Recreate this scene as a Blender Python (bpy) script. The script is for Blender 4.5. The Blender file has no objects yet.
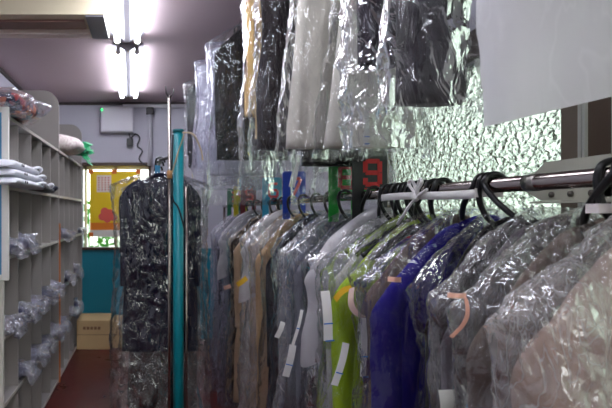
import bpy, bmesh, math, random
from mathutils import Vector, noise, Matrix
R = random.Random(7)
S = bpy.context.scene
COL = S.collection
PI = math.pi
F, CX, CY, EYE = 500.0, 150.0, 212.0, 1.5      # camera constants (pixels), eye height (m)
def WX(px, y): return (px - CX) * y / F
def WZ(py, y): return EYE + (CY - py) * y / F

# ------------------------------------------------------------------ materials
def lin(c):
    return tuple((v / 255 / 12.92) if v / 255 <= .04045 else ((v / 255 + .055) / 1.055) ** 2.4 for v in c) + (1,)
class NT:
    def __init__(s, name):
        s.m = bpy.data.materials.new(name); s.m.use_nodes = True
        s.t = s.m.node_tree; s.t.nodes.clear()
        s.out = s.n('ShaderNodeOutputMaterial')
    def n(s, typ, ins=None, **kw):
        nd = s.t.nodes.new(typ)
        for k, v in kw.items(): setattr(nd, k, v)
        for k, v in (ins or {}).items():
            if isinstance(v, bpy.types.NodeSocket): s.t.links.new(v, nd.inputs[k])
            else: nd.inputs[k].default_value = v
        return nd
    def end(s, sock): s.t.links.new(sock, s.out.inputs['Surface']); return s.m
def coords(g, scale=(1, 1, 1), rot=(0, 0, 0)):
    tc = g.n('ShaderNodeTexCoord')
    return g.n('ShaderNodeMapping', {'Vector': tc.outputs['Object'], 'Scale': scale, 'Rotation': rot}).outputs[0]
CACHE = {}
def cached(fn):
    def w(*a, **k):
        key = (fn.__name__, a, tuple(sorted(k.items())))
        if key not in CACHE: CACHE[key] = fn(*a, **k)
        return CACHE[key]
    return w
@cached
def paint(c, rough=.5, var=.08, scale=3., bump=.05, metal=0., bscale=60.):
    g = NT('paint'); v = coords(g)
    nz = g.n('ShaderNodeTexNoise', {'Vector': v, 'Scale': scale, 'Detail': 5.})
    b = lin(c)
    lo = tuple(x * (1 - var) for x in b[:3]) + (1,); hi = tuple(min(1, x * (1 + var)) for x in b[:3]) + (1,)
    mx = g.n('ShaderNodeMix', {'Factor': nz.outputs[0], 6: lo, 7: hi}, data_type='RGBA')
    nb = g.n('ShaderNodeTexNoise', {'Vector': v, 'Scale': bscale, 'Detail': 3.})
    bp = g.n('ShaderNodeBump', {'Height': nb.outputs[0], 'Strength': bump, 'Distance': .01})
    p = g.n('ShaderNodeBsdfPrincipled', {'Base Color': mx.outputs[2], 'Roughness': rough, 'Metallic': metal, 'Normal': bp.outputs[0]})
    return g.end(p.outputs[0])
@cached
def fabric(c, sheen=.04, fold=.35, rough=.85):
    g = NT('fabric'); v = coords(g)
    vs = coords(g, (9, 9, 2.2))
    nf = g.n('ShaderNodeTexNoise', {'Vector': vs, 'Scale': 1.6, 'Detail': 3., 'Distortion': .4})
    wv = g.n('ShaderNodeTexNoise', {'Vector': v, 'Scale': 420., 'Detail': 1.})
    b1 = g.n('ShaderNodeBump', {'Height': wv.outputs[0], 'Strength': .25, 'Distance': .002})
    b2 = g.n('ShaderNodeBump', {'Height': nf.outputs[0], 'Strength': fold, 'Distance': .03, 'Normal': b1.outputs[0]})
    b = lin(c)
    hi = tuple(min(1, x * 1.12 + .0008) for x in b[:3]) + (1,)
    mx = g.n('ShaderNodeMix', {'Factor': wv.outputs[0], 6: b, 7: hi}, data_type='RGBA')
    p = g.n('ShaderNodeBsdfPrincipled', {'Base Color': mx.outputs[2], 'Roughness': rough, 'Normal': b2.outputs[0], 'Sheen Weight': sheen, 'Specular IOR Level': .2})
    return g.end(p.outputs[0])
@cached
def film(haze=.06, tint=(235, 235, 240), gl=2.2, rough=.1, bump=.6, sc=1.0, crease=.25):
    """thin polythene: see-through, glossy on every crease, slightly milky"""
    g = NT('plastic_film')
    v1 = coords(g, (13 * sc, 13 * sc, 4.5 * sc), (.15, .35, 0)); v2 = coords(g, (30 * sc, 30 * sc, 17 * sc), (.3, -.5, .2))
    n1 = g.n('ShaderNodeTexNoise', {'Vector': v1, 'Scale': 1., 'Detail': 5., 'Distortion': .8}, noise_type='RIDGED_MULTIFRACTAL')
    n2 = g.n('ShaderNodeTexVoronoi', {'Vector': v2, 'Scale': 1.}, feature='F1')
    n3 = g.n('ShaderNodeTexNoise', {'Vector': v2, 'Scale': .8, 'Detail': 2., 'Distortion': 1.6})
    b1 = g.n('ShaderNodeBump', {'Height': n1.outputs[0], 'Strength': bump, 'Distance': .012})
    b2 = g.n('ShaderNodeBump', {'Height': n2.outputs[0], 'Strength': bump * .55, 'Distance': .014, 'Normal': b1.outputs[0]})
    b3 = g.n('ShaderNodeBump', {'Height': n3.outputs[0], 'Strength': bump, 'Distance': .018, 'Normal': b2.outputs[0]})
    fr = g.n('ShaderNodeFresnel', {'IOR': 1.5, 'Normal': b3.outputs[0]})
    fm = g.n('ShaderNodeMath', {0: fr.outputs[0], 1: gl}, operation='MULTIPLY'); fm.use_clamp = True
    fc = g.n('ShaderNodeMath', {0: fm.outputs[0], 1: .6}, operation='MINIMUM')
    tr = g.n('ShaderNodeBsdfTransparent', {'Color': (.97, .97, .975, 1)})
    go = g.n('ShaderNodeBsdfGlossy', {'Color': (1, 1, 1, 1), 'Roughness': rough, 'Normal': b3.outputs[0]})
    m1 = g.n('ShaderNodeMixShader', {0: fc.outputs[0], 1: tr.outputs[0], 2: go.outputs[0]})
    df = g.n('ShaderNodeBsdfDiffuse', {'Color': lin(tint), 'Normal': b3.outputs[0]})
    tl = g.n('ShaderNodeBsdfTranslucent', {'Color': lin(tint)})
    m2 = g.n('ShaderNodeMixShader', {0: .5, 1: df.outputs[0], 2: tl.outputs[0]})
    n4 = g.n('ShaderNodeTexNoise', {'Vector': v1, 'Scale': 1.3, 'Detail': 3., 'Distortion': 1.0})
    sb = g.n('ShaderNodeMath', {0: n4.outputs[0], 1: .5}, operation='SUBTRACT')
    ab = g.n('ShaderNodeMath', {0: sb.outputs[0]}, operation='ABSOLUTE')
    cr = g.n('ShaderNodeMapRange', {'Value': ab.outputs[0], 1: 0., 2: .022, 3: min(.95, haze + crease), 4: haze})
    m3 = g.n('ShaderNodeMixShader', {0: cr.outputs[0], 1: m1.outputs[0], 2: m2.outputs[0]})
    return g.end(m3.outputs[0])
@cached
def metal(c, rough=.18, aniso=0.):
    g = NT('metal'); v = coords(g, (4, 4, 1))
    nz = g.n('ShaderNodeTexNoise', {'Vector': v, 'Scale': 30., 'Detail': 4.})
    rr = g.n('ShaderNodeMapRange', {'Value': nz.outputs[0], 3: rough * .6, 4: rough * 1.5})
    p = g.n('ShaderNodeBsdfPrincipled', {'Base Color': lin(c), 'Metallic': 1., 'Roughness': rr.outputs[0]})
    return g.end(p.outputs[0])
@cached
def emit(c, st):
    g = NT('glow'); e = g.n('ShaderNodeEmission', {'Color': lin(c), 'Strength': st}); return g.end(e.outputs[0])
@cached
def patchwork(kind):
    g = NT('printed_cloth'); v = coords(g)
    vo = g.n('ShaderNodeTexVoronoi', {'Vector': v, 'Scale': 26. if kind == 'floral' else 60.})
    sp = g.n('ShaderNodeSeparateColor', {0: vo.outputs['Color']})
    r = g.n('ShaderNodeValToRGB', {0: sp.outputs[0]})
    cols = [(24, 24, 48), (168, 46, 50), (30, 30, 62), (214, 120, 88), (150, 40, 60), (120, 110, 130)] if kind == 'floral' else [(205, 190, 186), (222, 212, 206), (198, 178, 178), (215, 205, 200)]
    r.color_ramp.interpolation = 'CONSTANT'
    el = r.color_ramp.elements
    while len(el) < len(cols): el.new(.5)
    for i, c in enumerate(cols): el[i].position = i / len(cols); el[i].color = lin(c)
    p = g.n('ShaderNodeBsdfPrincipled', {'Base Color': r.outputs[0], 'Roughness': .7})
    return g.end(p.outputs[0])
def floor_mat():
    g = NT('red_linoleum'); v = coords(g)
    nz = g.n('ShaderNodeTexNoise', {'Vector': v, 'Scale': 2.5, 'Detail': 8., 'Roughness': .7})
    mx = g.n('ShaderNodeMix', {'Factor': nz.outputs[0], 6: lin((50, 14, 14)), 7: lin((98, 32, 30))}, data_type='RGBA')
    rr = g.n('ShaderNodeMapRange', {'Value': nz.outputs[0], 3: .15, 4: .45})
    bp = g.n('ShaderNodeBump', {'Height': nz.outputs[0], 'Strength': .15, 'Distance': .02})
    p = g.n('ShaderNodeBsdfPrincipled', {'Base Color': mx.outputs[2], 'Roughness': rr.outputs[0], 'Normal': bp.outputs[0]})
    return g.end(p.outputs[0])
def pebble_glass():
    g = NT('pebbled_glass'); v = coords(g, (1, .75, 1.1))
    nd = g.n('ShaderNodeTexNoise', {'Vector': v, 'Scale': 22., 'Detail': 2.})
    ad = g.n('ShaderNodeMix', {'Factor': .045, 6: v, 7: nd.outputs['Color']}, data_type='RGBA')
    vo = g.n('ShaderNodeTexVoronoi', {'Vector': ad.outputs[2], 'Scale': 40.}, feature='SMOOTH_F1')
    vo.inputs['Smoothness'].default_value = .35
    n2 = g.n('ShaderNodeTexNoise', {'Vector': v, 'Scale': 34., 'Detail': 1.})
    b1 = g.n('ShaderNodeBump', {'Height': vo.outputs[0], 'Strength': 1., 'Distance': .019})
    b2 = g.n('ShaderNodeBump', {'Height': n2.outputs[0], 'Strength': .5, 'Distance': .01, 'Normal': b1.outputs[0]})
    rf = g.n('ShaderNodeBsdfRefraction', {'Color': (.56, .61, .57, 1), 'IOR': 1.45, 'Roughness': .08, 'Normal': b2.outputs[0]})
    gl = g.n('ShaderNodeBsdfGlossy', {'Color': (1, 1, 1, 1), 'Roughness': .08, 'Normal': b2.outputs[0]})
    tr = g.n('ShaderNodeBsdfTransparent', {'Color': (.43, .475, .44, 1)})
    m1 = g.n('ShaderNodeMixShader', {0: .42, 1: rf.outputs[0], 2: tr.outputs[0]})
    fr = g.n('ShaderNodeFresnel', {'IOR': 1.45, 'Normal': b2.outputs[0]})
    m2 = g.n('ShaderNodeMixShader', {0: fr.outputs[0], 1: m1.outputs[0], 2: gl.outputs[0]})
    return g.end(m2.outputs[0])

# ------------------------------------------------------------------ mesh building
class MB:
    def __init__(s): s.v = []; s.f = []; s.sm = []
    def add(s, vs, fs, smooth=False):
        b = len(s.v); s.v += [tuple(p) for p in vs]
        for f in fs: s.f.append([b + i for i in f]); s.sm.append(smooth)
        return s
    def box(s, x0, x1, y0, y1, z0, z1):
        return s.add([(x, y, z) for x in (x0, x1) for y in (y0, y1) for z in (z0, z1)],
                     [(0, 1, 3, 2), (4, 6, 7, 5), (0, 4, 5, 1), (2, 3, 7, 6), (0, 2, 6, 4), (1, 5, 7, 3)])
    def prism(s, poly, axis, a, b):                 # poly: 2-D outline; axis: extrusion axis
        def P(p, t): return {'x': (t, p[0], p[1]), 'y': (p[0], t, p[1]), 'z': (p[0], p[1], t)}[axis]
        n = len(poly)
        return s.add([P(p, a) for p in poly] + [P(p, b) for p in poly],
                     [tuple(range(n)), tuple(range(2 * n - 1, n - 1, -1))] + [(i, (i + 1) % n, n + (i + 1) % n, n + i) for i in range(n)])
    def loft(s, rings, cap0=True, cap1=True, closed=True, smooth=True):
        n = len(rings[0]); vs = [p for r in rings for p in r]; fs = []
        for i in range(len(rings) - 1):
            for j in range(n if closed else n - 1):
                k = (j + 1) % n
                fs.append((i * n + j, i * n + k, (i + 1) * n + k, (i + 1) * n + j))
        if cap0: fs.append(tuple(range(n - 1, -1, -1)))
        if cap1: fs.append(tuple((len(rings) - 1) * n + j for j in range(n)))
        return s.add(vs, fs, smooth)
    def tube(s, pts, r, n=10):
        pts = [Vector(p) for p in pts]; rings = []
        rr = r if isinstance(r, (list, tuple)) else [r] * len(pts)
        up = Vector((.3, .9, .31)).normalized()
        for i, p in enumerate(pts):
            d = (pts[min(i + 1, len(pts) - 1)] - pts[max(i - 1, 0)]).normalized()
            u = up - d * up.dot(d)
            if u.length < 1e-3: u = Vector((1, 0, 0))
            u.normalize(); up = u; w = d.cross(u)
            rings.append([p + (u * math.cos(2 * PI * k / n) + w * math.sin(2 * PI * k / n)) * rr[i] for k in range(n)])
        return s.loft(rings)
    def build(s, name, m, parent=None, loc=None, rot=None, **tags):
        me = bpy.data.meshes.new(name); me.from_pydata(s.v, [], s.f)
        me.polygons.foreach_set('use_smooth', s.sm); me.update()
        bm = bmesh.new(); bm.from_mesh(me); bmesh.ops.recalc_face_normals(bm, faces=bm.faces); bm.to_mesh(me); bm.free()
        me.materials.append(m)
        o = bpy.data.objects.new(name, me); COL.objects.link(o)
        if parent: o.parent = parent
        if loc: o.location = loc
        if rot: o.rotation_euler = rot
        for k, v in tags.items(): o[k] = v
        return o
def smoothpath(pts, k=5):
    out = []
    P = [Vector(p) for p in pts]
    for i in range(len(P) - 1):
        a, b, c, d = P[max(i - 1, 0)], P[i], P[i + 1], P[min(i + 2, len(P) - 1)]
        for j in range(k):
            t = j / k
            out.append(.5 * ((2 * b) + (c - a) * t + (2 * a - 5 * b + 4 * c - d) * t * t + (3 * b - a - 3 * c + d) * t ** 3))
    out.append(P[-1]); return out
def thing(name, label, cat, loc=(0, 0, 0), rz=0, group=None):
    o = bpy.data.objects.new(name, None); COL.objects.link(o)
    o.location = loc; o.rotation_euler = (0, 0, rz); o.empty_display_size = .05
    o['label'] = label; o['category'] = cat
    if group: o['group'] = group
    return o
def tag(o, label, cat, group=None):
    o['label'] = label; o['category'] = cat
    if group: o['group'] = group
    return o
def struct(o): o['kind'] = 'structure'; return o
def bevel(o, w=.004, seg=2):
    m = o.modifiers.new('bevel', 'BEVEL'); m.width = w; m.segments = seg; m.limit_method = 'ANGLE'; return o

# ------------------------------------------------------------------ room shell
XL, XR, YB, YF, H = -1.36, 1.6, 5.92, -2.3, 2.80
wallm = paint((186, 184, 196), .7, .05, 2., .08)
ceilm = paint((186, 166, 172), .6, .05, 1.5, .05)
teal = paint((16, 122, 142), .45, .1, 3., .05)
struct(MB().box(XL, XR, YF, YB, -.1, 0).build('floor', floor_mat()))
struct(MB().box(XL - .1, XR + .1, YF - .1, YB + .1, H, H + .1).build('ceiling', ceilm))
struct(MB().box(XL - .1, XL, YF, YB, 0, H).build('wall_left', wallm))
# back wall, with the opening of its window
bx0, bx1, bz0, bz1 = -.80, -.02, 1.075, 2.055
w = MB().box(XL, bx0, YB, YB + .12, 1.07, H).box(bx1, XR, YB, YB + .12, 1.07, H).box(bx0, bx1, YB, YB + .12, bz1, H)
struct(w.build('wall_back', wallm))
struct(MB().box(XL, XR, YB - .004, YB + .12, 0, 1.07).build('trim_1', teal))
struct(MB().box(XL, XR, YB - .02, YB, H - .035, H - .005).build('trim_2', paint((60, 50, 50), .6)))
struct(MB().box(XL, XL + .02, YF, YB, H - .035, H - .005).build('trim_3', paint((60, 50, 50), .6)))
fw = struct(MB().box(bx0 - .03, bx1 + .03, YB - .015, YB + .05, bz1 - .005, bz1 + .03).box(bx0 - .03, bx0, YB - .015, YB + .05, bz0, bz1).box(bx1, bx1 + .03, YB - .015, YB + .05, bz0, bz1).box(bx0 - .03, bx1 + .03, YB - .03, YB + .05, bz0 - .02, bz0 + .01).build('window_1', paint((70, 52, 46), .5)))
struct(MB().box(bx0 + .02, bx0 + .05, YB + .03, YB + .06, bz0, bz1).box(bx0, bx1, YB + .03, YB + .06, bz1 - .05, bz1 - .005).box(bx0 + .38, bx0 + .41, YB + .03, YB + .06, bz0, bz1).build('window_frame', paint((200, 195, 170), .4), fw))
g = NT('clear_glass')
m_ = g.n('ShaderNodeMixShader', {0: .08, 1: g.n('ShaderNodeBsdfTransparent', {'Color': (.95, .97, .95, 1)}).outputs[0], 2: g.n('ShaderNodeBsdfGlossy', {'Roughness': .05}).outputs[0]})
clear = g.end(m_.outputs[0])
struct(MB().box(bx0, bx1, YB + .042, YB + .046, bz0, bz1).build('window_pane', clear, fw))
# unseen front wall; dark tone and offset shop window opening shape the plastic's reflections
w = MB().box(XL, .35, YF - .1, YF, 0, H).box(1.45, XR, YF - .1, YF, 0, H).box(.35, 1.45, YF - .1, YF, 2.6, H).box(.35, 1.45, YF - .1, YF, 0, .5)
struct(w.build('wall_front', paint((64, 58, 56), .7)))
# right wall with the pebbled-glass windows
wz0, wz1 = .85, 2.25
w = MB().box(XR, XR + .12, YF, YB, 0, wz0).box(XR, XR + .12, YF, YB, wz1, H).box(XR, XR + .12, YF, -1.7, wz0, wz1).box(XR, XR + .12, 3.45, YB, wz0, wz1)
struct(w.build('wall_right', wallm))
tm = paint((52, 36, 28), .45, .2, 20)
struct(MB().box(XR - .03, XR + .02, -1.8, 3.55, 2.25, 2.385).build('trim_4', tm))
struct(MB().box(XR - .03, XR + .02, -1.8, 3.55, .78, .85).build('trim_5', tm))
brown = paint((112, 100, 86), .4, .1, 8); silver = paint((196, 198, 190), .35)
wf = struct(MB().box(XR - .01, XR + .06, 1.82, 1.935, wz0, wz1).box(XR + .0, XR + .06, 3.4, 3.45, wz0, wz1).box(XR, XR + .06, 1.93, 3.4, wz0, wz0 + .05).build('window_2', brown))
struct(MB().box(XR - .018, XR - .008, 1.835, 1.85, wz0, wz1).box(XR - .022, XR - .008, 1.815, 1.827, wz0, wz1).build('window_rail', silver, wf))
PG = pebble_glass()
struct(MB().box(XR + .028, XR + .032, 1.93, 3.42, wz0, wz1).build('window_pane', PG, wf))
wf2 = struct(MB().box(XR - .01, XR + .06, 1.72, 1.815, wz0, wz1).box(XR, XR + .06, -1.7, -1.65, wz0, wz1).box(XR, XR + .06, .0, .05, wz0, wz1).box(XR, XR + .06, -1.7, 1.72, wz0, wz0 + .05).build('window_3', paint((84, 66, 52), .4, .1, 8)))
struct(MB().box(XR - .018, XR - .008, 1.70, 1.715, wz0, wz1).build('window_rail', silver, wf2))
struct(MB().box(XR + .028, XR + .032, -1.7, 1.72, wz0, wz1).build('window_pane', PG, wf2))  # mostly unseen pane, extended to whiten reflections in the near plastic
# bulkhead at the upper left with its pelmet strip
cream = paint((205, 194, 166), .55, .05, 3)
struct(MB().box(XL, -.275, 2.96, 3.36, 2.67, H).build('trim_6', cream))
struct(MB().box(XL, -.40, 3.04, 3.16, 2.655, 2.67).build('trim_7', paint((120, 88, 78), .5)))
struct(MB().box(XL, -.385, 3.20, 3.27, 2.64, 2.67).build('trim_8', paint((222, 205, 196), .5)))
struct(MB().box(-.385, -.275, 2.97, 3.36, 2.662, 2.67).build('trim_9', paint((130, 130, 138), .5)))

# ------------------------------------------------------------------ ceiling lights
TUBE = emit((240, 245, 255), 21.0)
def fixture(y0, y1, label, group='twin tube ceiling lights in a line'):
    ym = (y0 + y1) / 2; x = -.03 - .037 * ym
    t = thing('ceiling_light', label, 'ceiling light', (x, ym, H), .037, group)
    L = (y1 - y0) / 2; wht = paint((150, 146, 156), .4)
    MB().prism([(-.055, 0), (-.055, -.03), (-.02, -.055), (.02, -.055), (.055, -.03), (.055, 0)], 'y', -L, L).build('housing', wht, t)
    for s in (-1, 1):
        MB().prism([(s * .05, -.028), (s * .122, -.004), (s * .122, 0), (s * .05, 0)], 'y', -L, L).build('reflector', wht, t)
        MB().tube([(s * .072, -L + .05, -.058), (s * .072, L - .05, -.058)], .0205, 14).build('fluorescent_tube', TUBE, t)
        for e in (-1, 1):
            MB().tube([(s * .072, e * (L - .05), -.058), (s * .072, e * (L - .028), -.058)], .0208, 14).build('tube_cap', paint((235, 225, 150), .4), t)
            MB().box(s * .072 - .015, s * .072 + .015, e * (L - .022) - .008, e * (L - .022) + .008, -.078, -.02).build('socket', paint((150, 145, 150), .4), t)
fixture(2.1, 3.67, 'twin fluorescent ceiling light nearest the camera, cut by the top edge')
fixture(3.85, 5.41, 'far twin fluorescent ceiling light in front of the back wall')
fixture(.2, 1.77, 'unseen')  # unseen lamp above the frame, added for light
fixture(-1.9, -.33, 'unseen')  # unseen lamp behind the camera, added to brighten surfaces facing it

# ------------------------------------------------------------------ back wall fittings
pm = paint((205, 205, 210), .4)
t = thing('junction_box', 'white wall box with a small green light above the window', 'electrical box', (-.385, YB, 2.59))
bevel(MB().box(-.195, .195, -.09, 0, -.165, .14).build('housing', paint((196, 194, 204), .45), t), .02, 3)
bevel(MB().box(-.18, .18, -.1, -.088, -.15, .125).build('cover', paint((204, 202, 210), .45), t), .012, 3)
MB().tube([(-.175, -.103, .1), (-.175, -.093, .1)], .012).build('indicator_light', emit((40, 255, 120), 2.5), t, label='small green indicator light')
t = thing('wall_conduit', 'white horizontal conduit below the ceiling with a vertical drop', 'conduit', (0, YB - .05, 2.745))
MB().tube([(-.32, 0, 0), (.5, 0, 0)], .022).build('pipe', pm, t)
MB().tube([(.0, .01, -.04), (.0, .01, -.7)], .028).build('drop_pipe', paint((188, 186, 196), .4), t)
bevel(MB().box(-.045, .045, -.03, .03, -.10, -.02).build('bracket', paint((60, 55, 58), .5), t), .01)
t = thing('wall_plug', 'black plug with looping black cords on the back wall', 'plug', (-.23, YB - .03, 2.32))
bevel(MB().box(-.045, .03, -.03, .03, -.05, .05).build('plug_body', paint((24, 24, 26), .4), t), .012)
MB().tube(smoothpath([(.0, 0, .04), (.06, 0, .1), (.11, 0, .05), (.08, 0, -.04), (.14, 0, -.1), (.1, 0, -.2), (.2, .0, -.28)]), .008, 6).build('cord', paint((24, 24, 26), .4), t)
MB().tube(smoothpath([(.02, -.01, .0), (-.02, -.01, .12), (.03, 0, .2), (.02, .0, .36)]), .006, 6).build('cord', paint((24, 24, 26), .4), t)

# poster hung in the back window
t = thing('poster', 'yellow poster with orange band taped inside the back window', 'poster', (WX(115, 5.88), 5.885, WZ(204, 5.88)))
pw = .295; ph = .385
MB().box(-pw, pw, -.001, .001, -ph, ph).build('sheet', paint((236, 200, 16), .6, .12, 3), t)
MB().box(-pw, pw, -.003, -.0012, -ph + .08, -ph + .165).build('printed_band', paint((232, 130, 30), .6), t)
MB().box(-pw, pw, -.003, -.0012, -ph, -ph + .08).build('printed_band', paint((230, 224, 214), .6), t)
nt = MB().box(-.215, -.045, -.004, -.002, .14, .34).build('notice', paint((228, 214, 204), .6), t)
b = MB()
for i in range(4):
    for j in range(6):
        b.box(-.20 + i * .038, -.18 + i * .038, -.005, -.0042, .16 + j * .028, .176 + j * .028)
b.build('notice_text', paint((200, 120, 100), .6), nt)
fl = MB()
for k, (fx, fz, fr) in enumerate([(-.12, -.09, .05), (-.06, -.12, .06), (-.15, -.15, .045), (-.09, -.17, .05), (-.02, -.16, .04)]):
    fl.prism([(fx + fr * math.cos(a * PI / 8), fz + fr * math.sin(a * PI / 8)) for a in range(16)], 'y', -.004 - k * .0004, -.002)
fl.build('printed_flower', paint((226, 96, 84), .6), t)
for tx in (-pw + .01, -.01, pw - .02):
    MB().box(tx - .028, tx + .028, -.006, -.0035, ph - .03, ph + .02).build('tape', paint((220, 110, 24), .5), t)
MB().box(-pw - .01, -pw + .04, -.006, -.0035, -ph - .0, -ph + .05).build('tape', paint((220, 110, 24), .5), t)
# greenery outside the back window
b = MB(); sr = random.Random(3)
for k in range(900):
    c = Vector((sr.uniform(-1.1, .1), 6.35 + sr.uniform(-.1, .12), sr.uniform(.2, 1.65) ** 1)); a = sr.uniform(0, 6.28); l = sr.uniform(.03, .06)
    d = Vector((math.cos(a), sr.uniform(-.5, .5), math.sin(a))) * l; e = Vector((-math.sin(a), sr.uniform(-.6, .6), math.cos(a))) * l * .45
    b.add([c - d, c + e, c + d, c - e], [(0, 1, 2, 3)])
for k in range(9): b.tube([(-1.0 + k * .12, 6.36, -.1), (-1.02 + k * .12, 6.36, 1.5)], .01, 5)
tag(b.build('shrub', paint((74, 150, 40), .5, .3, 20)), 'green leafy shrub outside below the yellow poster', 'shrub')
# cardboard boxes on the floor at the back
for (x0, x1, y0, y1, z1, lab) in ((-.80, -.44, 5.45, 5.85, .32, 'low cream cardboard box on the red floor against the teal wall'), (-.42, -.12, 5.5, 5.85, .30, 'cream cardboard box behind the plastic-covered suit at the back wall')):
    t = thing('cardboard_box', lab, 'box', (x0, y0, 0))
    bm = paint((206, 176, 128), .7, .08, 6)
    bevel(MB().box(0, x1 - x0, 0, y1 - y0, 0, z1 - .002).build('carton', bm, t), .006)
    MB().box(0, x1 - x0, -.002, .0, z1 * .5, z1 * .515).build('flap_edge', paint((110, 84, 56), .7), t)
    b = MB()
    for k in range(5): b.box(.07 + k * .04, .10 + k * .04, -.003, -.0005, z1 * .68, z1 * .78)
    b.build('printed_mark', paint((140, 106, 74), .7), t)

# ------------------------------------------------------------------ pigeon-hole shelving, left
XF, XK = -.806, -1.345
shm = paint((150, 144, 140), .5, .07, 4, .04)
LV = [.03, .436, .807, 1.25, 1.645, 2.048]
def rounded_panel(y, zt, th=.018):
    r = .14; xf = XF + .005
    poly = [(XK, 0), (xf, 0)] + [(xf - r + r * math.cos(a * PI / 16), zt - r + r * math.sin(a * PI / 16)) for a in range(9)] + [(XK, zt)]
    return MB().prism([(p[0], p[1]) for p in poly], 'y', y - th / 2, y + th / 2)
def shelving(y0, y1, ncol, label, zt, e1):
    t = thing('shelving_unit', label, 'shelving unit', (0, 0, 0), 0, 'pigeon-hole shelving units')
    for z in LV:
        MB().box(XK, XF, y0 + .01, y1 - .01, z - .018, z).build('shelf_board', shm, t)
        MB().box(XF, XF + .003, y0 + .01, y1 - .01, z - .019, z + .001).build('edge_strip', paint((186, 180, 170), .45), t)
    MB().box(XK, XK + .008, y0, y1, 0, LV[-1]).build('back_panel', shm, t)
    p = (y1 - y0) / ncol
    for k in range(1, ncol):
        yy = y0 + k * p
        MB().box(XK + .01, XF - .004, yy - .006, yy + .006, 0.03, LV[-1] - .018).build('divider', shm, t)
    rounded_panel(y1, zt).build('end_panel', shm, t)
    if e1: MB().box(XK, XF + .006, y0 - .012, y0 + .008, 0, LV[-1] + .0).build('end_panel', paint((205, 200, 190), .5), t)
    return t
shelving(2.74, 4.40, 5, 'grey pigeon-hole shelving unit nearest the camera with rounded end panel', 2.57, True)
shelving(4.425, 5.88, 5, 'grey pigeon-hole shelving unit at the far end beside the window', 2.53, False)
MB().box(XF + .003, XF + .016, 4.402, 4.418, .0, 1.40).build('w', shm)
bpy.data.objects['w'].name = 'upright_strip'; tag(bpy.data.objects['upright_strip'], 'thin orange-brown strip standing in the joint of the shelving', 'strip')
bpy.data.objects['upright_strip'].data.materials[0] = paint((186, 104, 44), .6)
# white-framed board on the end panel
t = thing('notice_board', 'white-framed blue board at the left edge of the photo', 'board', (-1.0, 2.72, 1.6))
MB().box(-.30, .198, -.006, .0, -.44, .44).build('panel', paint((70, 150, 190), .4, .25, 4), t)
bevel(MB().box(.198, .235, -.02, .004, -.47, .47).box(-.34, .198, -.02, .004, -.47, -.44).box(-.34, .198, -.02, .004, .44, .47).box(-.34, -.30, -.02, .004, -.44, .44).build('frame', paint((228, 226, 218), .4), t), .003)

# ---- helpers for crumpled shapes
def crumple(p, s, sd):
    q = Vector((p[0] * s + sd * 7.1, p[1] * s + 3.3 * sd, p[2] * s - sd))
    return noise.fractal(q, 1.0, 2.1, 4) if True else 0
def blob(cx, cy, cz, rx, ry, rz, seed, amp=.25, s=14, nu=28, nv=18, flat=.35, e=.6):
    """a crumpled, roughly box-rounded bundle"""
    rings = []
    def se(c): return math.copysign(abs(c) ** e, c)
    for i in range(nv + 1):
        ph = -PI / 2 + PI * i / nv; ring = []
        for j in range(nu):
            th = 2 * PI * j / nu
            p = Vector((rx * se(math.cos(ph)) * se(math.cos(th)), ry * se(math.cos(ph)) * se(math.sin(th)), rz * se(math.sin(ph))))
            k = 1 + amp * crumple((p.x + cx, p.y + cy, p.z + cz), s, seed)
            p *= k; p.z = max(p.z, -rz * .98)
            ring.append((cx + p.x, cy + p.y, cz + p.z))
        rings.append(ring)
    return MB().loft(rings, False, False)
# plastic-wrapped bundles sitting in the pigeon holes (row, column, tone)
FLM = film(.16, (205, 205, 228), 3.2, .14, .9, 1.6, .35)
rows = {3: 'second row from the top', 2: 'third row from the top', 1: 'fourth row from the top', 0: 'bottom row'}
spots = []
p1 = 1.66 / 5; p2 = 1.455 / 5
cols = [2.74 + p1 * (k + .5) for k in range(5)] + [4.425 + p2 * (k + .5) for k in range(5)]
for lv, cl in ((3, (0, 1, 5, 6, 9)), (2, (0, 1, 2, 3, 4, 6, 8)), (1, (1, 2, 3, 4, 5, 7, 8)), (0, (0, 1))):
    for c in cl: spots.append((lv, c))
order = ['first', 'second', 'third', 'fourth', 'fifth', 'sixth', 'seventh', 'eighth', 'ninth', 'tenth']
tones = [(40, 42, 74), (150, 150, 170), (70, 72, 100), (196, 196, 210), (34, 34, 50), (120, 104, 110)]
for n, (lv, c) in enumerate(spots):
    z = LV[lv]; y = cols[c]; wd = (p1 if c < 5 else p2) / 2 - .035; h = R.uniform(.036, .06); sd = n * 1.7 + 3
    t = thing('laundry_bundle', 'folded laundry in crumpled clear plastic, %s column from the camera, %s' % (order[c], rows[lv]), 'laundry bundle', (XF - .10, y, z), 0, 'plastic-wrapped laundry in the pigeon holes')
    tc = tones[n % 6]
    blob(-.06, 0, h * .85 + .004, .18, wd * .82, h * .8, sd, .12, 9).build('folded_clothes', fabric(tc), t)
    b = blob(-.02, 0, h + .008, .15 + R.uniform(0, .03), wd * .92, h * .95, sd, .55, 15, 44, 26)
    b.build('plastic_wrap', FLM, t)
    # tuft of plastic sticking out
    vs = []
    rings = []
    for i in range(9):
        u = i / 8; r0 = .02 + .05 * u; ring = []
        for j in range(22):
            a = 2 * PI * j / 22
            rr = r0 * (1 + .75 * crumple((math.cos(a), math.sin(a), u * 2), 1.9, sd))
            ring.append((.085 + .09 * u, rr * math.cos(a) * 1.5, max(-.02, h * 1.1 + rr * math.sin(a) * .8 - .05 * u * u)))
        rings.append(ring)
    MB().loft(rings, True, False).build('plastic_tuft', FLM, t)

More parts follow.
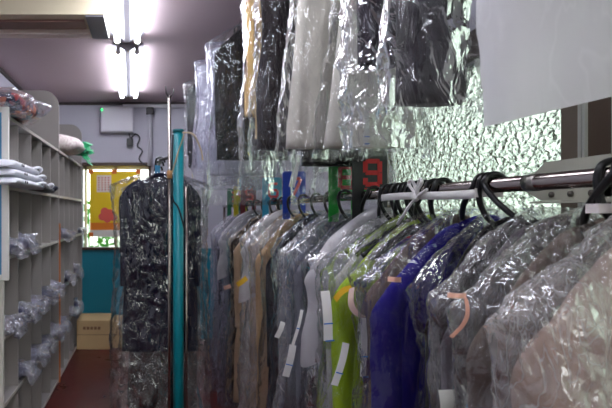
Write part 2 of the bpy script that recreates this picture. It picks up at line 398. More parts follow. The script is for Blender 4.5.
# folded shirts pushed into the top row, sticking out
wht = fabric((226, 226, 234), .2, .3)
def folded_shirt(y0, y1, z0, h, m, label, x1=-.70, collar=True, cm=None, group='folded shirts on the upper shelf'):
    t = thing('folded_shirt', label, 'shirt', (x1, y0, z0), 0, group)
    L = y1 - y0; W = .38
    rings = []
    for i in range(25):
        u = i / 24; y = L * u; e = min(1, min(u, 1 - u) * 9) ** .5
        hh = h * (.35 + .65 * e)
        droop = 0
        ring = []
        for j in range(28):
            a = 2 * PI * j / 28; ca, sa = math.cos(a), math.sin(a)
            x = -W / 2 + W / 2 * math.copysign(abs(ca) ** .35, ca); z = hh / 2 + hh / 2 * math.copysign(abs(sa) ** .7, sa)
            z += .004 * noise.noise(Vector((x * 20, y * 20, z0 * 30)))
            ring.append((x, y, max(z, 0.001)))
        rings.append(ring)
    MB().loft(rings).build('shirt_body', m, t)
    if collar:
        MB().tube(smoothpath([(-.02, L * .78, h * .6), (.012, L * .86, h * .9), (.02, L * .95, h * .7), (-.02, L * 1.02, h * .3)]), [.010] * 16, 8).build('collar', cm or m, t)
    for s in (.3, .36):
        MB().tube([(.0, L * s, h * .5), (.004, L * s, h * .5)], .008, 8).build('button', paint((60, 60, 80), .4), t)
    return t
zz = 1.646
folded_shirt(2.60, 3.30, zz, .045, wht, 'white folded shirt, lowest of the three on the upper shelf')
folded_shirt(2.62, 3.34, zz + .047, .045, wht, 'white folded shirt in the middle of the stack of three', -.71)
folded_shirt(2.62, 3.26, zz + .094, .045, fabric((232, 232, 240), .2, .3), 'white folded shirt on top of the stack of three', -.72)
bl = fabric((24, 24, 34), .2, .4)
folded_shirt(3.36, 3.62, zz, .06, bl, 'black folded shirt beside the white shirts on the upper shelf', -.72, True, wht)
folded_shirt(3.66, 3.88, zz, .05, fabric((60, 62, 80), .2, .4), 'dark grey folded shirt furthest along the upper shelf', -.74, True)

# big soft bundles on top of the shelving
t = thing('quilt_bundle', 'red and navy floral bedding in clear plastic on top of the shelving', 'bedding', (-.98, 3.0, 2.05))
blob(0, -.04, .068, .28, .31, .06, 5, .18, 5, 48, 28).build('folded_quilt', patchwork('floral'), t)
blob(.01, -.04, .075, .305, .345, .072, 6, .2, 9, 70, 40).build('plastic_bag', film(.05, (225, 225, 240), 3.0, .08, .8, 1.0, .2), t)
t = thing('quilt_bundle', 'pale beige quilted roll with a green plastic end on the far shelving', 'bedding', (-.91, 4.95, 2.05))
blob(0, 0, .105, .24, .30, .10, 8, .12, 5, 40, 26, e=.85).build('quilt', patchwork('quilt'), t)
gb = MB(); sr = random.Random(11)
for k in range(26):
    a = sr.uniform(-1.3, 1.3); l = sr.uniform(.07, .15); c = Vector((.2, sr.uniform(.1, .32), .10 + sr.uniform(-.07, .07)))
    d = Vector((l * .9, math.sin(a) * l * .7, -l * sr.uniform(-.2, .9))); e = Vector((0, .02, .025))
    gb.add([c, c + d * .5 + e, c + d, c + d * .5 - e], [(0, 1, 2, 3)])
gb.build('plastic_end', paint((30, 150, 92), .35), t, label='green crumpled plastic end')
blob(.20, .22, .09, .07, .10, .06, 4, .5, 14).build('plastic_knot', paint((34, 140, 96), .35), t)

# ------------------------------------------------------------------ garments
HX = [(.027, -.004), (.022, .014), (.009, .0245), (-.006, .0255), (-.019, .018), (-.025, .002), (-.0245, -.022), (-.018, -.046), (-.003, -.072), (.022, -.097)]
def make_hanger(t, m, dy=0., half=.16, cx=.022, drop=-.095, hook=HX, r=.0066, sh=.10):
    hg = MB().tube(smoothpath([(cx - half, dy, drop - sh), (cx - half * .55, dy, drop - sh * .5), (cx, dy, drop), (cx + half * .55, dy, drop - sh * .5), (cx + half, dy, drop - sh)]), .0075, 8).build('hanger', m, t)
    pts = [(p[0], dy * max(0, -p[1] / .097) if p[1] < 0 else 0, p[1]) for p in hook]
    MB().tube(smoothpath(pts, 4), r, 10).build('hook', m, hg)
    return hg
def shell(z0, zb, wn, ws, wb, zsh, th, seed, nr=46, nc=60, amp=.006, s=9., foldk=7, fold=.12, cx=0., cy=0., ez=.3, skew=0., wav=0., crease=0., hemw=0., ey=.75):
    """lofted hanging cloth: neck half-width wn at z0, shoulders ws at zsh, hem wb at zb"""
    rings = []
    for i in range(nr + 1):
        u = i / nr; z = z0 + (zb - z0) * (u ** 1.15)
        if z > zsh:
            k = (z0 - z) / (z0 - zsh); w = wn + (ws - wn) * (k ** .68)
        else:
            k = (zsh - z) / (zsh - zb); w = ws + (wb - ws) * k - .018 * math.sin(min(1, k * 1.6) * PI) * (1 if wb < ws * 1.3 else 0)
        t_ = th * (.35 + .65 * min(1, (z0 - z) / max(.01, (z0 - zsh)))) * (1 + .12 * math.sin(3 * u + seed))
        ring = []
        for j in range(nc):
            a = 2 * PI * j / nc; ca, sa = math.cos(a), math.sin(a)
            f = 1 + fold * math.sin(foldk * a + seed + 1.2 * u) * min(1, k * 1.2 if z <= zsh else 0)
            x = w * math.copysign(abs(ca) ** .8, ca); y = t_ * math.copysign(abs(sa) ** ey, sa) * f
            q = Vector((x * s + seed * 3.7, y * s + seed, z * s * ez * 1.0 + seed * .3))
            d = noise.fractal(q, .9, 2.2, 5) * amp
            if crease:
                q2 = Vector((x * s * 1.9 + z * s * .9 + seed, y * s * 1.6, z * s * .8 - x * s * .7))
                r_ = 1 - abs(noise.noise(q2)) * 2; d += crease * max(0, r_) ** 3
            nx, ny = ca * t_ , sa * w; l = math.hypot(nx, ny) or 1
            x += d * nx / l; y += d * ny / l
            zz_ = z + (wav * noise.noise(Vector((a * 1.3, seed, 0))) if i > nr * .8 else 0) * (u - .8) * 5 * (1 if i > nr * .8 else 0) + hemw * x * u * u
            ring.append((cx + x + skew * (z0 - z), cy + y, zz_))
        rings.append(ring)
    return rings
def sleeve(side, z0, zb, ws, seed, cx, cy, r=.047, out=.0, ys=.6):
    rings = []
    for i in range(31):
        u = i / 30; z = z0 + (zb - z0) * u
        q_ = 1 - min(1, u * 5)
        rr = r * (1.0 - .25 * u) * (.12 + .88 * (1 - q_ * q_) ** .5)
        xx = side * (ws - r - .003 + out * math.sin(u * 1.8) - .075 * q_ ** 1.5)
        ring = []
        for j in range(20):
            a = 2 * PI * j / 20
            k = 1 + .10 * noise.noise(Vector((math.cos(a) * 1.5, math.sin(a) * 1.5, z * 14 + seed)))
            ring.append((cx + xx + rr * math.cos(a) * k, cy + rr * ys * math.sin(a) * k, z))
        rings.append(ring)
    return MB().loft(rings)
HB = paint((16, 16, 17), .32, .1, 10, .03)
def garment(kind, label, X, Y, railz, c, ws=.25, zsh=-.22, zb=-1.05, z0=-.115, th=.034, cov=None, cz=None, seed=1., rz=0., dy=0., wb=None, ox=.034, sl=True, slz=None, name=None, cat=None, group=None, hem=0., amp=.005, hanger=None, covw=.022, hook=HX, m=None, crease=.006, skew=0., zcov=None, hemw=0., camp=.012, cth=.02):
    t = thing(name or kind, label, cat or kind, (X, Y, railz), rz, group)
    fm = m or fabric(c)
    sh = z0 - zsh
    make_hanger(t, hanger or HB, dy, min(.16, ws * .62), ox * .6 + .009 if abs(ox) < .1 else .022, -.095, hook, .0066, sh * .85 if sl else .03)
    wb = wb or ws * .95
    MB().loft(shell(z0, zb, .045, ws - (.04 if sl else 0), wb - (.02 if sl else 0), zsh, th, seed, amp=amp, cx=ox, cy=dy, skew=skew, hemw=hemw), True, True).build('body', fm, t)
    if sl:
        for s in (-1, 1): sleeve(s, zsh + .065, slz or max(zb + .1, zsh - .56), ws, seed, ox, dy).build('sleeve', fm, t)
        MB().tube(smoothpath([(ox - .05, dy - .02, z0 - .008), (ox - .02, dy - .035, z0 + .008), (ox + .02, dy - .035, z0 + .008), (ox + .05, dy - .02, z0 - .008)]), .012, 8).build('collar', fm, t)
    if cov:
        cz = cz if cz is not None else zb - .12
        MB().loft(shell((zcov if zcov is not None else z0 + .03), cz, .03, ws + covw, wb + covw + .01, zsh + .035, th + cth, seed + 5, 84, 100, camp, 11., 5, .10, ox, dy, .45, skew, hem, crease, hemw, .5), False, False).build('plastic_cover', cov, t)
    return t
PL = film(.012, (232, 232, 238), 1.4, .05, .7, 1.1, .14)         # clear, creased
PLC = film(.008, (235, 235, 240), 1.3, .04, .55, .8, .07)
PLH = film(.2, (232, 228, 228), 2.4, .07, .8, 1.0, .2)       # milky
PLN = film(.05, (232, 228, 226), 2.2, .06, .8, 1.0, .2)
PLS = film(.0, (235, 235, 240), 1.7, .045, .9, .6, .14)
PLV = film(.2, (196, 192, 214), 1.6, .2, .5, .7, .3)         # lilac dry-cleaning cover
PFR = film(.78, (238, 236, 238), .8, .35, .25, .5, .05)       # frosted cover
RX, RZ = .78, 1.56
GL = 'covered clothes on the long rail'
low = [
 # Y, colour, kind, cover, ws, wb, label
 (.79, (158, 134, 120), 'coat', PLH, .26, .27, 'pale brown coat in creased plastic at the right edge, nearest on the rail'),
 (.92, (104, 90, 82), 'jacket', PLN, .25, .26, 'grey-brown jacket in clear plastic, second from the right edge', ),
 (1.04, (92, 86, 92), 'jacket', PLN, .23, .23, 'charcoal grey jacket in clear plastic between the black jacket and grey-brown jacket'),
 (1.155, (22, 20, 24), 'jacket', PLC, .20, .20, 'black jacket in clear plastic just right of the royal blue jacket'),
 (1.275, (30, 20, 116), 'jacket', PLC, .275, .28, 'royal blue jacket in shiny creased plastic on the rail'),
 (1.385, (112, 94, 82), 'coat', PL, .25, .25, 'taupe brown coat between the lime green and royal blue clothes'),
 (1.495, (158, 190, 22), 'blouse', PLC, .295, .315, 'lime green blouse in clear plastic on the rail'),
 (1.61, (186, 184, 178), 'coat', PL, .27, .30, 'silver grey coat in clear plastic just left of the lime green blouse'),
 (1.73, (206, 206, 204), 'coat', PL, .26, .27, 'pale grey-white coat, second to the left of the lime green blouse'),
 (1.86, (26, 26, 40), 'jacket', PLC, .25, .25, 'dark navy jacket behind the pale grey coats'),
 (2.0, (120, 122, 132), 'jacket', PLC, .26, .27, 'mid grey jacket with small paper tags behind the dark navy jacket'),
 (2.16, (112, 118, 134), 'coat', PLH, .25, .27, 'slate blue-grey long coat in the middle of the rail'),
 (2.34, (84, 92, 112), 'coat', PLC, .24, .26, 'dull blue-grey coat behind the slate coat'),
 (2.54, (24, 20, 28), 'dress', PLC, .25, .26, 'very dark plum dress beside the blue-grey coats'),
 (2.74, (196, 160, 118), 'coat', PLC, .26, .27, 'tan coat with shiny plastic in the middle of the rail'),
 (2.94, (222, 196, 176), 'coat', PLH, .26, .27, 'pale peach coat in milky plastic'),
 (3.15, (214, 206, 198), 'coat', PLH, .24, .24, 'off-white coat in milky plastic further down the rail'),
 (3.38, (214, 180, 146), 'coat', PLC, .27, .29, 'warm beige coat towards the far end of the rail'),
 (3.65, (36, 26, 28), 'coat', PLC, .26, .26, 'dark brown coat towards the far end of the rail'),
 (3.9, (150, 150, 160), 'coat', PLV, .26, .27, 'grey coat in lilac plastic near the far end of the rail'),
 (4.2, (60, 60, 70), 'coat', PLV, .27, .28, 'dark coat in lilac plastic, furthest but one on the rail'),
 (4.5, (170, 170, 180), 'coat', PLV, .27, .29, 'light grey coat in lilac plastic, furthest on the rail'),
]
hookY = {.92: .815, 1.04: 1.13, 1.155: 1.147, 1.275: 1.165, 1.385: 1.33, 1.495: 1.37, 1.61: 1.50, 1.73: 1.60, 1.86: 1.74}
G = {}
for i, (y, c, kind, cv, ws, wb, lab) in enumerate(low):
    hy = hookY.get(y, y)
    zb = R.uniform(-1.12, -.95) - (.12 if kind in ('coat', 'dress') else 0)
    if kind == 'blouse': zb = -.98
    if y > 2.9: zb -= .25
    G[y] = garment(kind, lab, RX, hy, RZ, c, ws, -.275 + R.uniform(-.01, .01), zb, -.088, .034 if y < 2 else .04, cv, zb - .1, i * 1.93 + 1, R.uniform(-.05, .05) if y > 2 else R.uniform(-.02, .02), y - hy, wb, .05, True, None, None, None, GL, .03, .006, camp=.02, zcov=-.05, cth=.022, covw=.02, crease=.010 if cv in (PL, PLH) else .005, m=fabric(c, .05, .35, .55) if kind == 'blouse' else None)
PCP = film(.5, (236, 232, 236), 1.2, .2, .35, .7, .05)
for y in (1.73, 2.94, 3.9):
    ws_ = .30; dy_ = y - G[y].location.y
    MB().loft(shell(-.045, -.44, .05, ws_, ws_ + .006, -.25, .062, y * 5, 40, 72, .012, 9., 5, .10, .05, dy_, .5, 0, 0, 0, .5), False, False).build('shoulder_cover', PCP, G[y], label='milky white cover over the shoulders')
# loose black hangers bunched on the rail
eh = thing('clothes_hanger', 'empty black plastic hanger bunched among the hooks on the rail', 'hanger', (RX, 1.42, RZ), 0, 'empty black hangers on the rail')
make_hanger(eh, HB)
def copy_tree(o, parent=None):
    c = o.copy(); COL.objects.link(c)
    if parent: c.parent = parent
    for ch in [x for x in COL.objects if x.parent == o]: copy_tree(ch, c)
    return c
for k, y in enumerate((1.45, 1.475, 1.53, 1.565, 1.64)):
    o = copy_tree(eh); o.location = (RX, y, RZ); o.rotation_euler.z = R.uniform(-.12, .12)
o = copy_tree(eh); o.location = (RX + .002, .845, RZ); o['label'] = 'black hanger hook with white tape at the right edge of the photo'
MB().box(-.034, -.008, -.012, .014, -.062, -.046).build('tape', paint((226, 216, 212), .6), o)

# ------------------------------------------------------------------ the long rail, its bracket and dividers
chrome = metal((158, 149, 144), .16)
t = thing('clothes_rail', 'long chrome rail holding the lower row of covered clothes', 'rail', (RX, 0, RZ))
MB().tube([(0, -.3, 0), (0, 5.3, 0)], .0165, 24).build('tube', chrome, t)
MB().tube([(0, 1.0, 0), (0, 1.03, 0)], .0178, 24).build('joint_ring', metal((150, 146, 140), .3), t)
for y in (-.25, 3.05, 5.25):
    MB().tube([(.0, y, -.016), (.0, y, -RZ)], .014, 16).build('support_pole', chrome, t)
zinc = metal((186, 184, 170), .42)
t = thing('rail_bracket', 'slotted zinc bracket behind the rail at the right', 'bracket', (.885, .95, RZ))
zf = paint((190, 188, 172), .42, .06, 20, .03, .2)
MB().prism([(-.40, .052), (.17, .052), (.20, .03), (.255, .0), (.18, -.035), (-.40, -.040)], 'x', 0, .004).build('plate', zf, t)
MB().box(-.035, .0, -.4, .17, -.041, -.037).build('flange', zf, t)
for k in range(8): MB().tube([(-.004, .15 - k * .05, -.022), (.0, .15 - k * .05, -.022)], .0065, 12).build('slot', paint((70, 64, 56), .5), t)
for k in (0, 1): MB().box(0, .72, -.30 + k * .3, -.27 + k * .3, -.03, .02).build('arm', zf, t)
# white tape tying the hooks together, with a bow
t = thing('cloth_tape', 'white fabric tape tied in a bow around the bunched hooks', 'tape', (RX - .036, 1.38, RZ - .02))
wt = fabric((226, 222, 220), .2, .2)
rg = []
for i in range(40):
    u = i / 39; y = -.235 + .46 * u; x = -.004 * math.sin(u * 9); z = .004 - .003 * math.sin(u * 5 + 1); hh = .0105
    rg.append([(x, y, z - hh), (x + .0015, y, z - hh), (x + .0015, y, z + hh), (x, y, z + hh)])
MB().loft(rg).build('band', wt, t)
MB().box(0, .065, -.236, -.234, -.006, .0145).build('band', wt, t)
def ribbon(pts, w=.006):
    P = smoothpath(pts, 5); b = MB(); rg = []
    for p in P: rg.append([(p.x, p.y, p.z - w), (p.x - .0012, p.y + w * .5, p.z - w), (p.x - .0012, p.y + w * .5, p.z + w), (p.x, p.y, p.z + w)])
    return b.loft(rg)
for s in (-1, 1):
    MB().tube(smoothpath([(-.006, 0, 0), (-.012, -.015 * s, .022), (-.012, -.034 * s, .040), (-.01, -.02 * s, .048), (-.008, -.002 * s, .02), (-.008, 0, 0)]), .0042, 6).build('bow_loop', wt, t)
MB().tube(smoothpath([(-.008, 0, 0), (-.016, .02, -.02), (-.02, .05, -.05), (-.016, .09, -.075)]), .004, 6).build('bow_end', wt, t)
MB().tube(smoothpath([(-.008, 0, 0), (-.014, -.03, .008), (-.012, -.06, .02)]), .004, 6).build('bow_end', wt, t)
MB().tube([(-.012, -.006, -.006), (-.012, .008, .006)], .008, 8).build('bow_knot', wt, t)

# numbered dividers straddling the rail
def strokes(segs, w, dep):
    b = MB()
    for (x0, z0, x1, z1) in segs:
        d = Vector((x1 - x0, 0, z1 - z0)); l = d.length; d.normalize(); nrm = Vector((-d.z, 0, d.x)) * w / 2
        a = Vector((x0, 0, z0)) - d * w * .42; c = Vector((x1, 0, z1)) + d * w * .42
        pts = [a + nrm, c + nrm, c - nrm, a - nrm]
        b.add([(p.x, -dep, p.z) for p in pts] + [(p.x, 0, p.z) for p in pts], [(0, 1, 2, 3), (7, 6, 5, 4), (0, 4, 5, 1), (1, 5, 6, 2), (2, 6, 7, 3), (3, 7, 4, 0)])
    return b
c_, W_, H_ = .008, .052, .084
def dig(n):
    x0, x1, z0, z1, zm = 0, W_, 0, H_, H_ * .5
    A = [(x0 + c_, z1, x1 - c_, z1)]; D = [(x0 + c_, z0, x1 - c_, z0)]; M = [(x0 + c_, zm, x1 - c_, zm)]
    LU = [(x0, zm + c_, x0, z1 - c_)]; LD = [(x0, z0 + c_, x0, zm - c_)]; RU = [(x1, zm + c_, x1, z1 - c_)]; RD = [(x1, z0 + c_, x1, zm - c_)]
    return {9: A + D + M + LU + RU + RD + [(x0, z0 + .006, x0, z0 + .016)], 8: A + D + M + LU + LD + RU + RD, 6: A + D + M + LU + LD + RD, 7: A + [(x1, z1 - c_, x0 + .016, z0)], 5: A + D + M + LU + RD, 4: LU + M + RU + RD, 3: A + D + M + RU + RD}[n]
red = paint((226, 44, 48), .45)
for (n, y, c, cname, h) in ((9, 1.81, (34, 34, 38), 'black', 0), (8, 2.05, (30, 178, 60), 'green', 0), (7, 2.76, (28, 66, 190), 'blue', 0), (6, 3.26, (60, 164, 204), 'light blue', 0), (5, 4.05, (120, 28, 40), 'dark red', 0), (4, 4.38, (222, 208, 40), 'yellow', 0), (3, 4.75, (20, 110, 76), 'dark green', 0)):
    t = thing('rail_divider', '%s divider plate numbered %d astride the clothes rail' % (cname, n), 'divider', (RX + .016, y, RZ), 0, 'numbered dividers on the rail')
    a = .0635
    pm_ = paint(c, .4)
    bevel(MB().prism([(-a, -.10), (-a, .155), (-a + .01, .165), (a - .01, .165), (a, .155), (a, -.07), (a - .035, -.07), (a - .035, .018), (-a + .042, .018), (-a + .042, -.10)], 'y', 0, .004).build('plate', pm_, t), .001)
    sg = strokes([(s[0] - .017, s[1] + .040, s[2] - .017, s[3] + .040) for s in dig(n)], .0165, .0015)
    sg.build('number', red, t, loc=(0, -.0008, 0))
    if n == 9:
        MB().box(-.02, a, -.0015, .0, .0225, .0265).build('printed_line', red, t)
        MB().box(-.02, a, -.002, .006, .016, .021).build('edge_trim', paint((30, 178, 60), .4), t, label='green edge of the notch')

# ------------------------------------------------------------------ paper tags on garments
papm = paint((232, 230, 226), .6); blue = paint((40, 120, 200), .5)
def ptag(parent, px0, py0, px1, py1, Y, wpx=8, bars=(.55,), m=papm, curve=0.):
    """strip from one end to the other, pinned to the front of its garment"""
    M = parent.matrix_basis.inverted()
    y = Y
    a = Vector((WX(px0, y), y, WZ(py0, y))); b = Vector((WX(px1, y), y, WZ(py1, y))); d = b - a; l = d.length; d.normalize()
    n = Vector((-d.z, 0, d.x)); w = wpx * y / F / 2
    rg = []
    for i in range(13):
        u = i / 12; p = a + d * l * u + n * curve * math.sin(PI * u) + Vector((0, -.006 * math.sin(PI * u * 1.3), 0))
        rg.append([M @ q for q in (p - n * w, p + n * w, p + n * w + Vector((0, .001, 0)), p - n * w + Vector((0, .001, 0)))])
    o = MB().loft(rg, smooth=False).build('laundry_tag', m, parent)
    for bpos in bars:
        p = a + d * l * bpos + Vector((0, -.0085, 0)); hb = .0018
        vs = [M @ q for q in (p - n * w - d * hb, p + n * w - d * hb, p + n * w + d * hb, p - n * w + d * hb)]
        MB().add(vs, [(0, 1, 2, 3)]).build('printed_stripe', blue, o)
    return o
org = paint((222, 172, 150), .6); yel = paint((226, 178, 40), .6)
ptag(G[1.495], 325, 291, 329, 341, 1.42, 9, (.64, .98))
ptag(G[1.495], 346, 343, 335, 386, 1.43, 7, (.68,))
ptag(G[1.385], 363, 318, 364, 377, 1.325, 6, (.64, .98))
ptag(G[1.385], 352, 288, 364, 318, 1.325, 6, (), paint((236, 206, 190), .6), -.02)
ptag(G[1.385], 335, 300, 353, 288, 1.325, 6, (), yel, .01)
ptag(G[2.0], 293, 345, 286, 377, 1.90, 7, (.6,))
ptag(G[2.0], 283, 322, 277, 338, 1.90, 5, ())
ptag(G[1.86], 302, 310, 293, 346, 1.77, 3, (.5,))
ptag(G[.92], 448, 295, 468, 296, .85, 5, (), org)
ptag(G[.92], 466, 298, 453, 338, .85, 4, (), paint((206, 150, 130), .6), .008)
ptag(G[1.04], 446, 390, 447, 430, .96, 15, (.9,), paint((206, 206, 196), .6))
ptag(G[1.275], 388, 279, 402, 280, 1.20, 5, (), org)
ptag(G[2.74], 217 + 20, 285, 247, 278, 2.66, 5, (), yel)
ptag(G[3.38], 224, 288, 231, 286, 3.28, 4, (), org)

# ------------------------------------------------------------------ upper row of clothes
UX, UZ = .60, 2.74
GU = 'covered clothes on the upper rail'
t = thing('clothes_rail', 'chrome rail under the ceiling holding the upper row of clothes', 'rail', (UX, 0, UZ))
MB().tube([(0, .3, 0), (0, 4.6, 0)], .0145, 16).build('tube', chrome, t)
for y in (.4, 2.5, 4.5): MB().tube([(0, y, 0), (0, y, H - UZ)], .007, 10).build('drop_rod', chrome, t)
ub = lambda y, py: WZ(py, y) - UZ           # hem height of a garment relative to the rail
def upper(kind, lab, y, c, left, right, hem, sho=-.20, cov=PL, covz=None, sl=False, wb=None, **k):
    ws = (right - left) / 2; ox = (right + left) / 2 - UX
    return garment(kind, lab, UX, y, UZ, c, ws, sho, hem, -.115, k.pop('th', .035), cov, covz if covz is not None else hem - .08, k.pop('seed', y * 3.1), 0, 0, wb or ws, ox, sl, None, k.pop('name', None), k.pop('cat', None), GU, **k)
upper('jacket', 'dark jacket in shiny plastic furthest back on the upper rail', 4.2, (26, 26, 34), .30, .80, ub(4.2, 168), cov=PL, sl=True)
upper('garment', 'pale lilac cover, furthest left of the upper covers', 3.72, (190, 190, 206), .35, .86, ub(3.72, 170), -.16, PLV, ub(3.72, 186), name='covered_garment', cat='garment cover')
upper('garment', 'pale lilac cover directly left of the black jacket on the upper rail', 3.4, (186, 186, 204), .40, .86, ub(3.4, 176), -.13, PLV, ub(3.4, 190), name='covered_garment', cat='garment cover')
upper('jacket', 'black jacket in clear plastic beside the lilac covers on the upper rail', 3.05, (10, 10, 12), .385, .86, ub(3.05, 160), -.24, PLC, ub(3.05, 205), True)
upper('trousers', 'tan trousers folded narrow beside the black jacket on the upper rail', 2.66, (196, 162, 108), .505, .62, ub(2.66, 116), -.16, PLC, ub(2.66, 195))
upper('blouse', 'dark brown satin blouse in glittering plastic left of the cream dress', 2.25, (34, 26, 28), .485, .75, ub(2.25, 150), -.2, PL, ub(2.25, 172), crease=.012, amp=.01, th=.045)
upper('skirt', 'black skirt whose hem shows below the cream dress', 1.98, (22, 22, 24), .60, .93, ub(1.98, 166), -.2, PLC, ub(1.98, 205))
upper('dress', 'cream dress flaring downwards in clear plastic on the upper rail', 1.76, (222, 216, 202), .545, .665, ub(1.76, 148), -.2, PLC, ub(1.76, 160), wb=.125, th=.04)
upper('dress', 'second cream dress without a flare, right beside the flaring cream dress', 1.6, (226, 221, 208), .635, .78, ub(1.6, 147), -.36, PLC, ub(1.6, 158), th=.03, wb=.15)
upper('blouse', 'dark plum blouse in clear plastic between the cream and charcoal clothes', 1.32, (44, 38, 46), .545, .66, ub(1.32, 66), -.2, PL, ub(1.32, 150), wb=.05, covw=.03, crease=.014)
upper('trousers', 'charcoal trousers in a rounded clear bag beside the window', 1.03, (52, 50, 54), .507, .648, ub(1.03, 104), -.2, PLC, ub(1.03, 118), th=.03)
upper('garment', 'frosted white cover hanging at the upper right in front of the window', .76, (210, 208, 208), .578, .98, ub(.76, -60), -.2, PFR, ub(.76, 84), name='covered_garment', cat='garment cover', crease=0, covw=.055, hemw=.24, amp=.002)
# long paper tag hanging by the blue divider, and one on the cream dress
tg = [o for o in COL.objects if o.get('label', '').startswith('dark brown satin')][0]
ptag(tg, 298, 155, 292, 187, 2.17, 6, ())
tg = [o for o in COL.objects if o.get('label', '').startswith('second cream')][0]
ptag(tg, 366, 110, 366, 146, 1.56, 5, (.75, .95))
tg = [o for o in COL.objects if o.get('label', '').startswith('tan trousers')][0]
MB().box(-.05, .02, -.045, -.04, ub(2.66, 140), ub(2.66, 106)).build('paper_wrap', paint((206, 176, 122), .6), tg)

# ------------------------------------------------------------------ free-standing rack with the covered suit
PX, PY = WX(169.5, 2.66), 2.66
t = thing('garment_rack', 'chrome pole rack holding the dark suits beside the teal post', 'garment rack', (PX, PY, 0))
MB().tube([(0, 0, 0), (0, 0, 2.12)], .0085, 14).build('pole', chrome, t)
MB().tube([(.098, .12, 0), (.098, .12, 1.64)], .008, 14).build('pole', chrome, t)
MB().tube([(0, 0, 2.10), (-.018, 0, 2.135), (-.02, 0, 2.17)], .004, 8).tube([(0, 0, 2.10), (.02, 0, 2.13), (.022, 0, 2.155)], .004, 8).build('fork', metal((90, 86, 84), .4), t, label='small dark fork at the pole top')
MB().tube([(0, 0, 1.79), (-.045, .12, 1.79), (-.045, 1.6, 1.79)], .009, 12).build('top_rail', metal((90, 88, 88), .3), t)
MB().tube([(-.045, 1.6, 0), (-.045, 1.6, 1.79)], .009, 12).build('pole', chrome, t)
MB().tube([(0, 0, 1.68), (0, 0, 1.72)], .014, 12).build('clamp', paint((190, 140, 90), .5), t, label='tan clamp')
MB().box(-.25, .3, .0, .03, 0, .03).box(-.25, -.22, 0, 1.6, 0, .03).box(.27, .3, 0, 1.6, 0, .03).box(-.25, .3, 1.58, 1.61, 0, .03).build('base', chrome, t)
t = thing('post', 'teal painted post standing between two chrome poles', 'post', (WX(178.5, 2.72), 2.74, 0))
MB().tube([(0, 0, 0), (0, 0, 1.935)], .0285, 28).build('shaft', paint((10, 134, 146), .35, .12, 10, .05), t)
MB().tube([(0, 0, 1.935), (0, 0, 1.952)], .031, 28).build('cap', paint((16, 104, 112), .35), t)
MB().tube(smoothpath([(.02, -.03, 1.93), (.08, -.035, 1.92), (.12, -.03, 1.84), (.13, -.03, 1.78)]), .005, 6).tube(smoothpath([(.03, -.03, 1.92), (-.01, -.034, 1.8), (-.045, -.03, 1.68)]), .004, 6).build('string', paint((180, 160, 130), .7), t)
MB().tube(smoothpath([(-.03, -.02, 1.92), (-.036, -.034, 1.6), (0.0, -.036, 1.52), (.034, -.03, 1.40)]), .005, 6).build('strap', paint((24, 24, 28), .5), t)
SX = PX - .045
GS = 'dark suits on the chrome rack'
s1 = garment('suit', 'navy suit jacket in clear plastic hanging beside the teal post', SX, 2.90, 1.79, (8, 11, 34), .245, -.165, WZ(350, 2.9) - 1.79, -.088, .05, PLS, WZ(425, 2.9) - 1.79, 2.2, 0, 0, .24, .0, True, -.72, None, None, GS, .05, crease=.012, covw=.035, amp=.008)
MB().box(-.03, .0, -.018, .018, -.07, -.02).build('clip', paint((20, 120, 160), .4), s1, label='small blue clip on the hook')
MB().prism([(.0, -.12), (.035, -.12), (.05, -.30), (.02, -.46), (.005, -.46)], 'y', -.056, -.05).build('lapel', fabric((20, 22, 42)), s1)
garment('coat', 'long black coat hanging behind the navy suit jacket', SX, 3.12, 1.79, (10, 10, 13), .22, -.175, -1.5, -.09, .05, PLC, -1.6, 5.2, 0, 0, .24, .02, True, -.78, None, None, GS, .05, crease=.01, covw=.03)
garment('coat', 'black coat hanging furthest back on the chrome rack', SX, 3.45, 1.79, (14, 14, 18), .22, -.175, -1.3, -.09, .05, PLC, -1.45, 7.2, 0, 0, .23, .02, True, -.78, None, None, GS, .05, crease=.01, covw=.03)

# label the two unseen lamps, added for light
for o in COL.objects:
    if o.get('label') == 'unseen':
        o['label'] = 'twin fluorescent ceiling light added out of view to light the front of the shop'

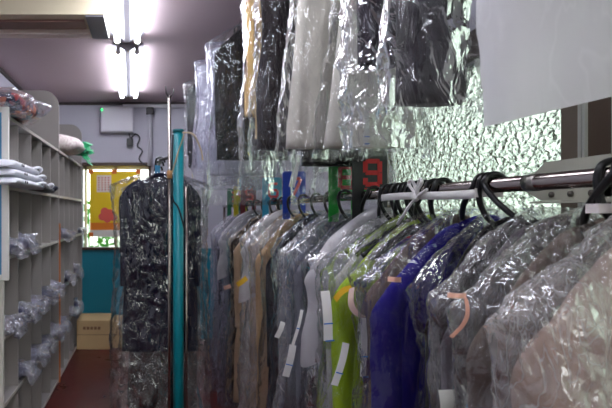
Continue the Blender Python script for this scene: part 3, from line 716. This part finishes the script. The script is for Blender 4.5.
# ------------------------------------------------------------------ world: daylight outside
wd = bpy.data.worlds.new('daylight'); S.world = wd; wd.use_nodes = True
nt_ = wd.node_tree; nt_.nodes.clear()
tc = nt_.nodes.new('ShaderNodeTexCoord'); sx = nt_.nodes.new('ShaderNodeSeparateXYZ'); nt_.links.new(tc.outputs['Generated'], sx.inputs[0])
mr = nt_.nodes.new('ShaderNodeMapRange'); mr.inputs[1].default_value = -1; mr.inputs[2].default_value = 1; nt_.links.new(sx.outputs[2], mr.inputs[0])
rp = nt_.nodes.new('ShaderNodeValToRGB'); nt_.links.new(mr.outputs[0], rp.inputs[0])
el = rp.color_ramp.elements; el[0].position = .36; el[0].color = (.19, .20, .175, 1); el[1].position = 1; el[1].color = (.72, .86, 1, 1)
for p, c in ((.46, (.28, .30, .27, 1)), (.52, (.70, .74, .69, 1)), (.62, (1, 1, 1, 1))): e_ = el.new(p); e_.color = c
bg = nt_.nodes.new('ShaderNodeBackground'); bg.inputs['Strength'].default_value = 4.6; nt_.links.new(rp.outputs[0], bg.inputs['Color'])
wo = nt_.nodes.new('ShaderNodeOutputWorld'); nt_.links.new(bg.outputs[0], wo.inputs[0])

# ------------------------------------------------------------------ camera
cam = bpy.data.cameras.new('camera'); co = bpy.data.objects.new('camera', cam); COL.objects.link(co)
co.location = (0, 0, EYE); co.rotation_euler = (PI / 2, 0, 0)
cam.sensor_width = 36; cam.lens = 36 * F / 612
cam.shift_x = (306 - CX) / 612; cam.shift_y = (CY - 204) / 612
cam.clip_start = .02
cam.dof.use_dof = True; cam.dof.focus_distance = 1.45; cam.dof.aperture_fstop = 5.6
S.camera = co
S.view_settings.view_transform = 'Standard'; S.view_settings.look = 'None'; S.view_settings.gamma = 1; S.view_settings.exposure = .82
S.cycles.max_bounces = 10; S.cycles.transparent_max_bounces = 48; S.cycles.diffuse_bounces = 4; S.cycles.glossy_bounces = 4
S.cycles.sample_clamp_indirect = 6; S.cycles.caustics_reflective = False; S.cycles.use_denoising = True
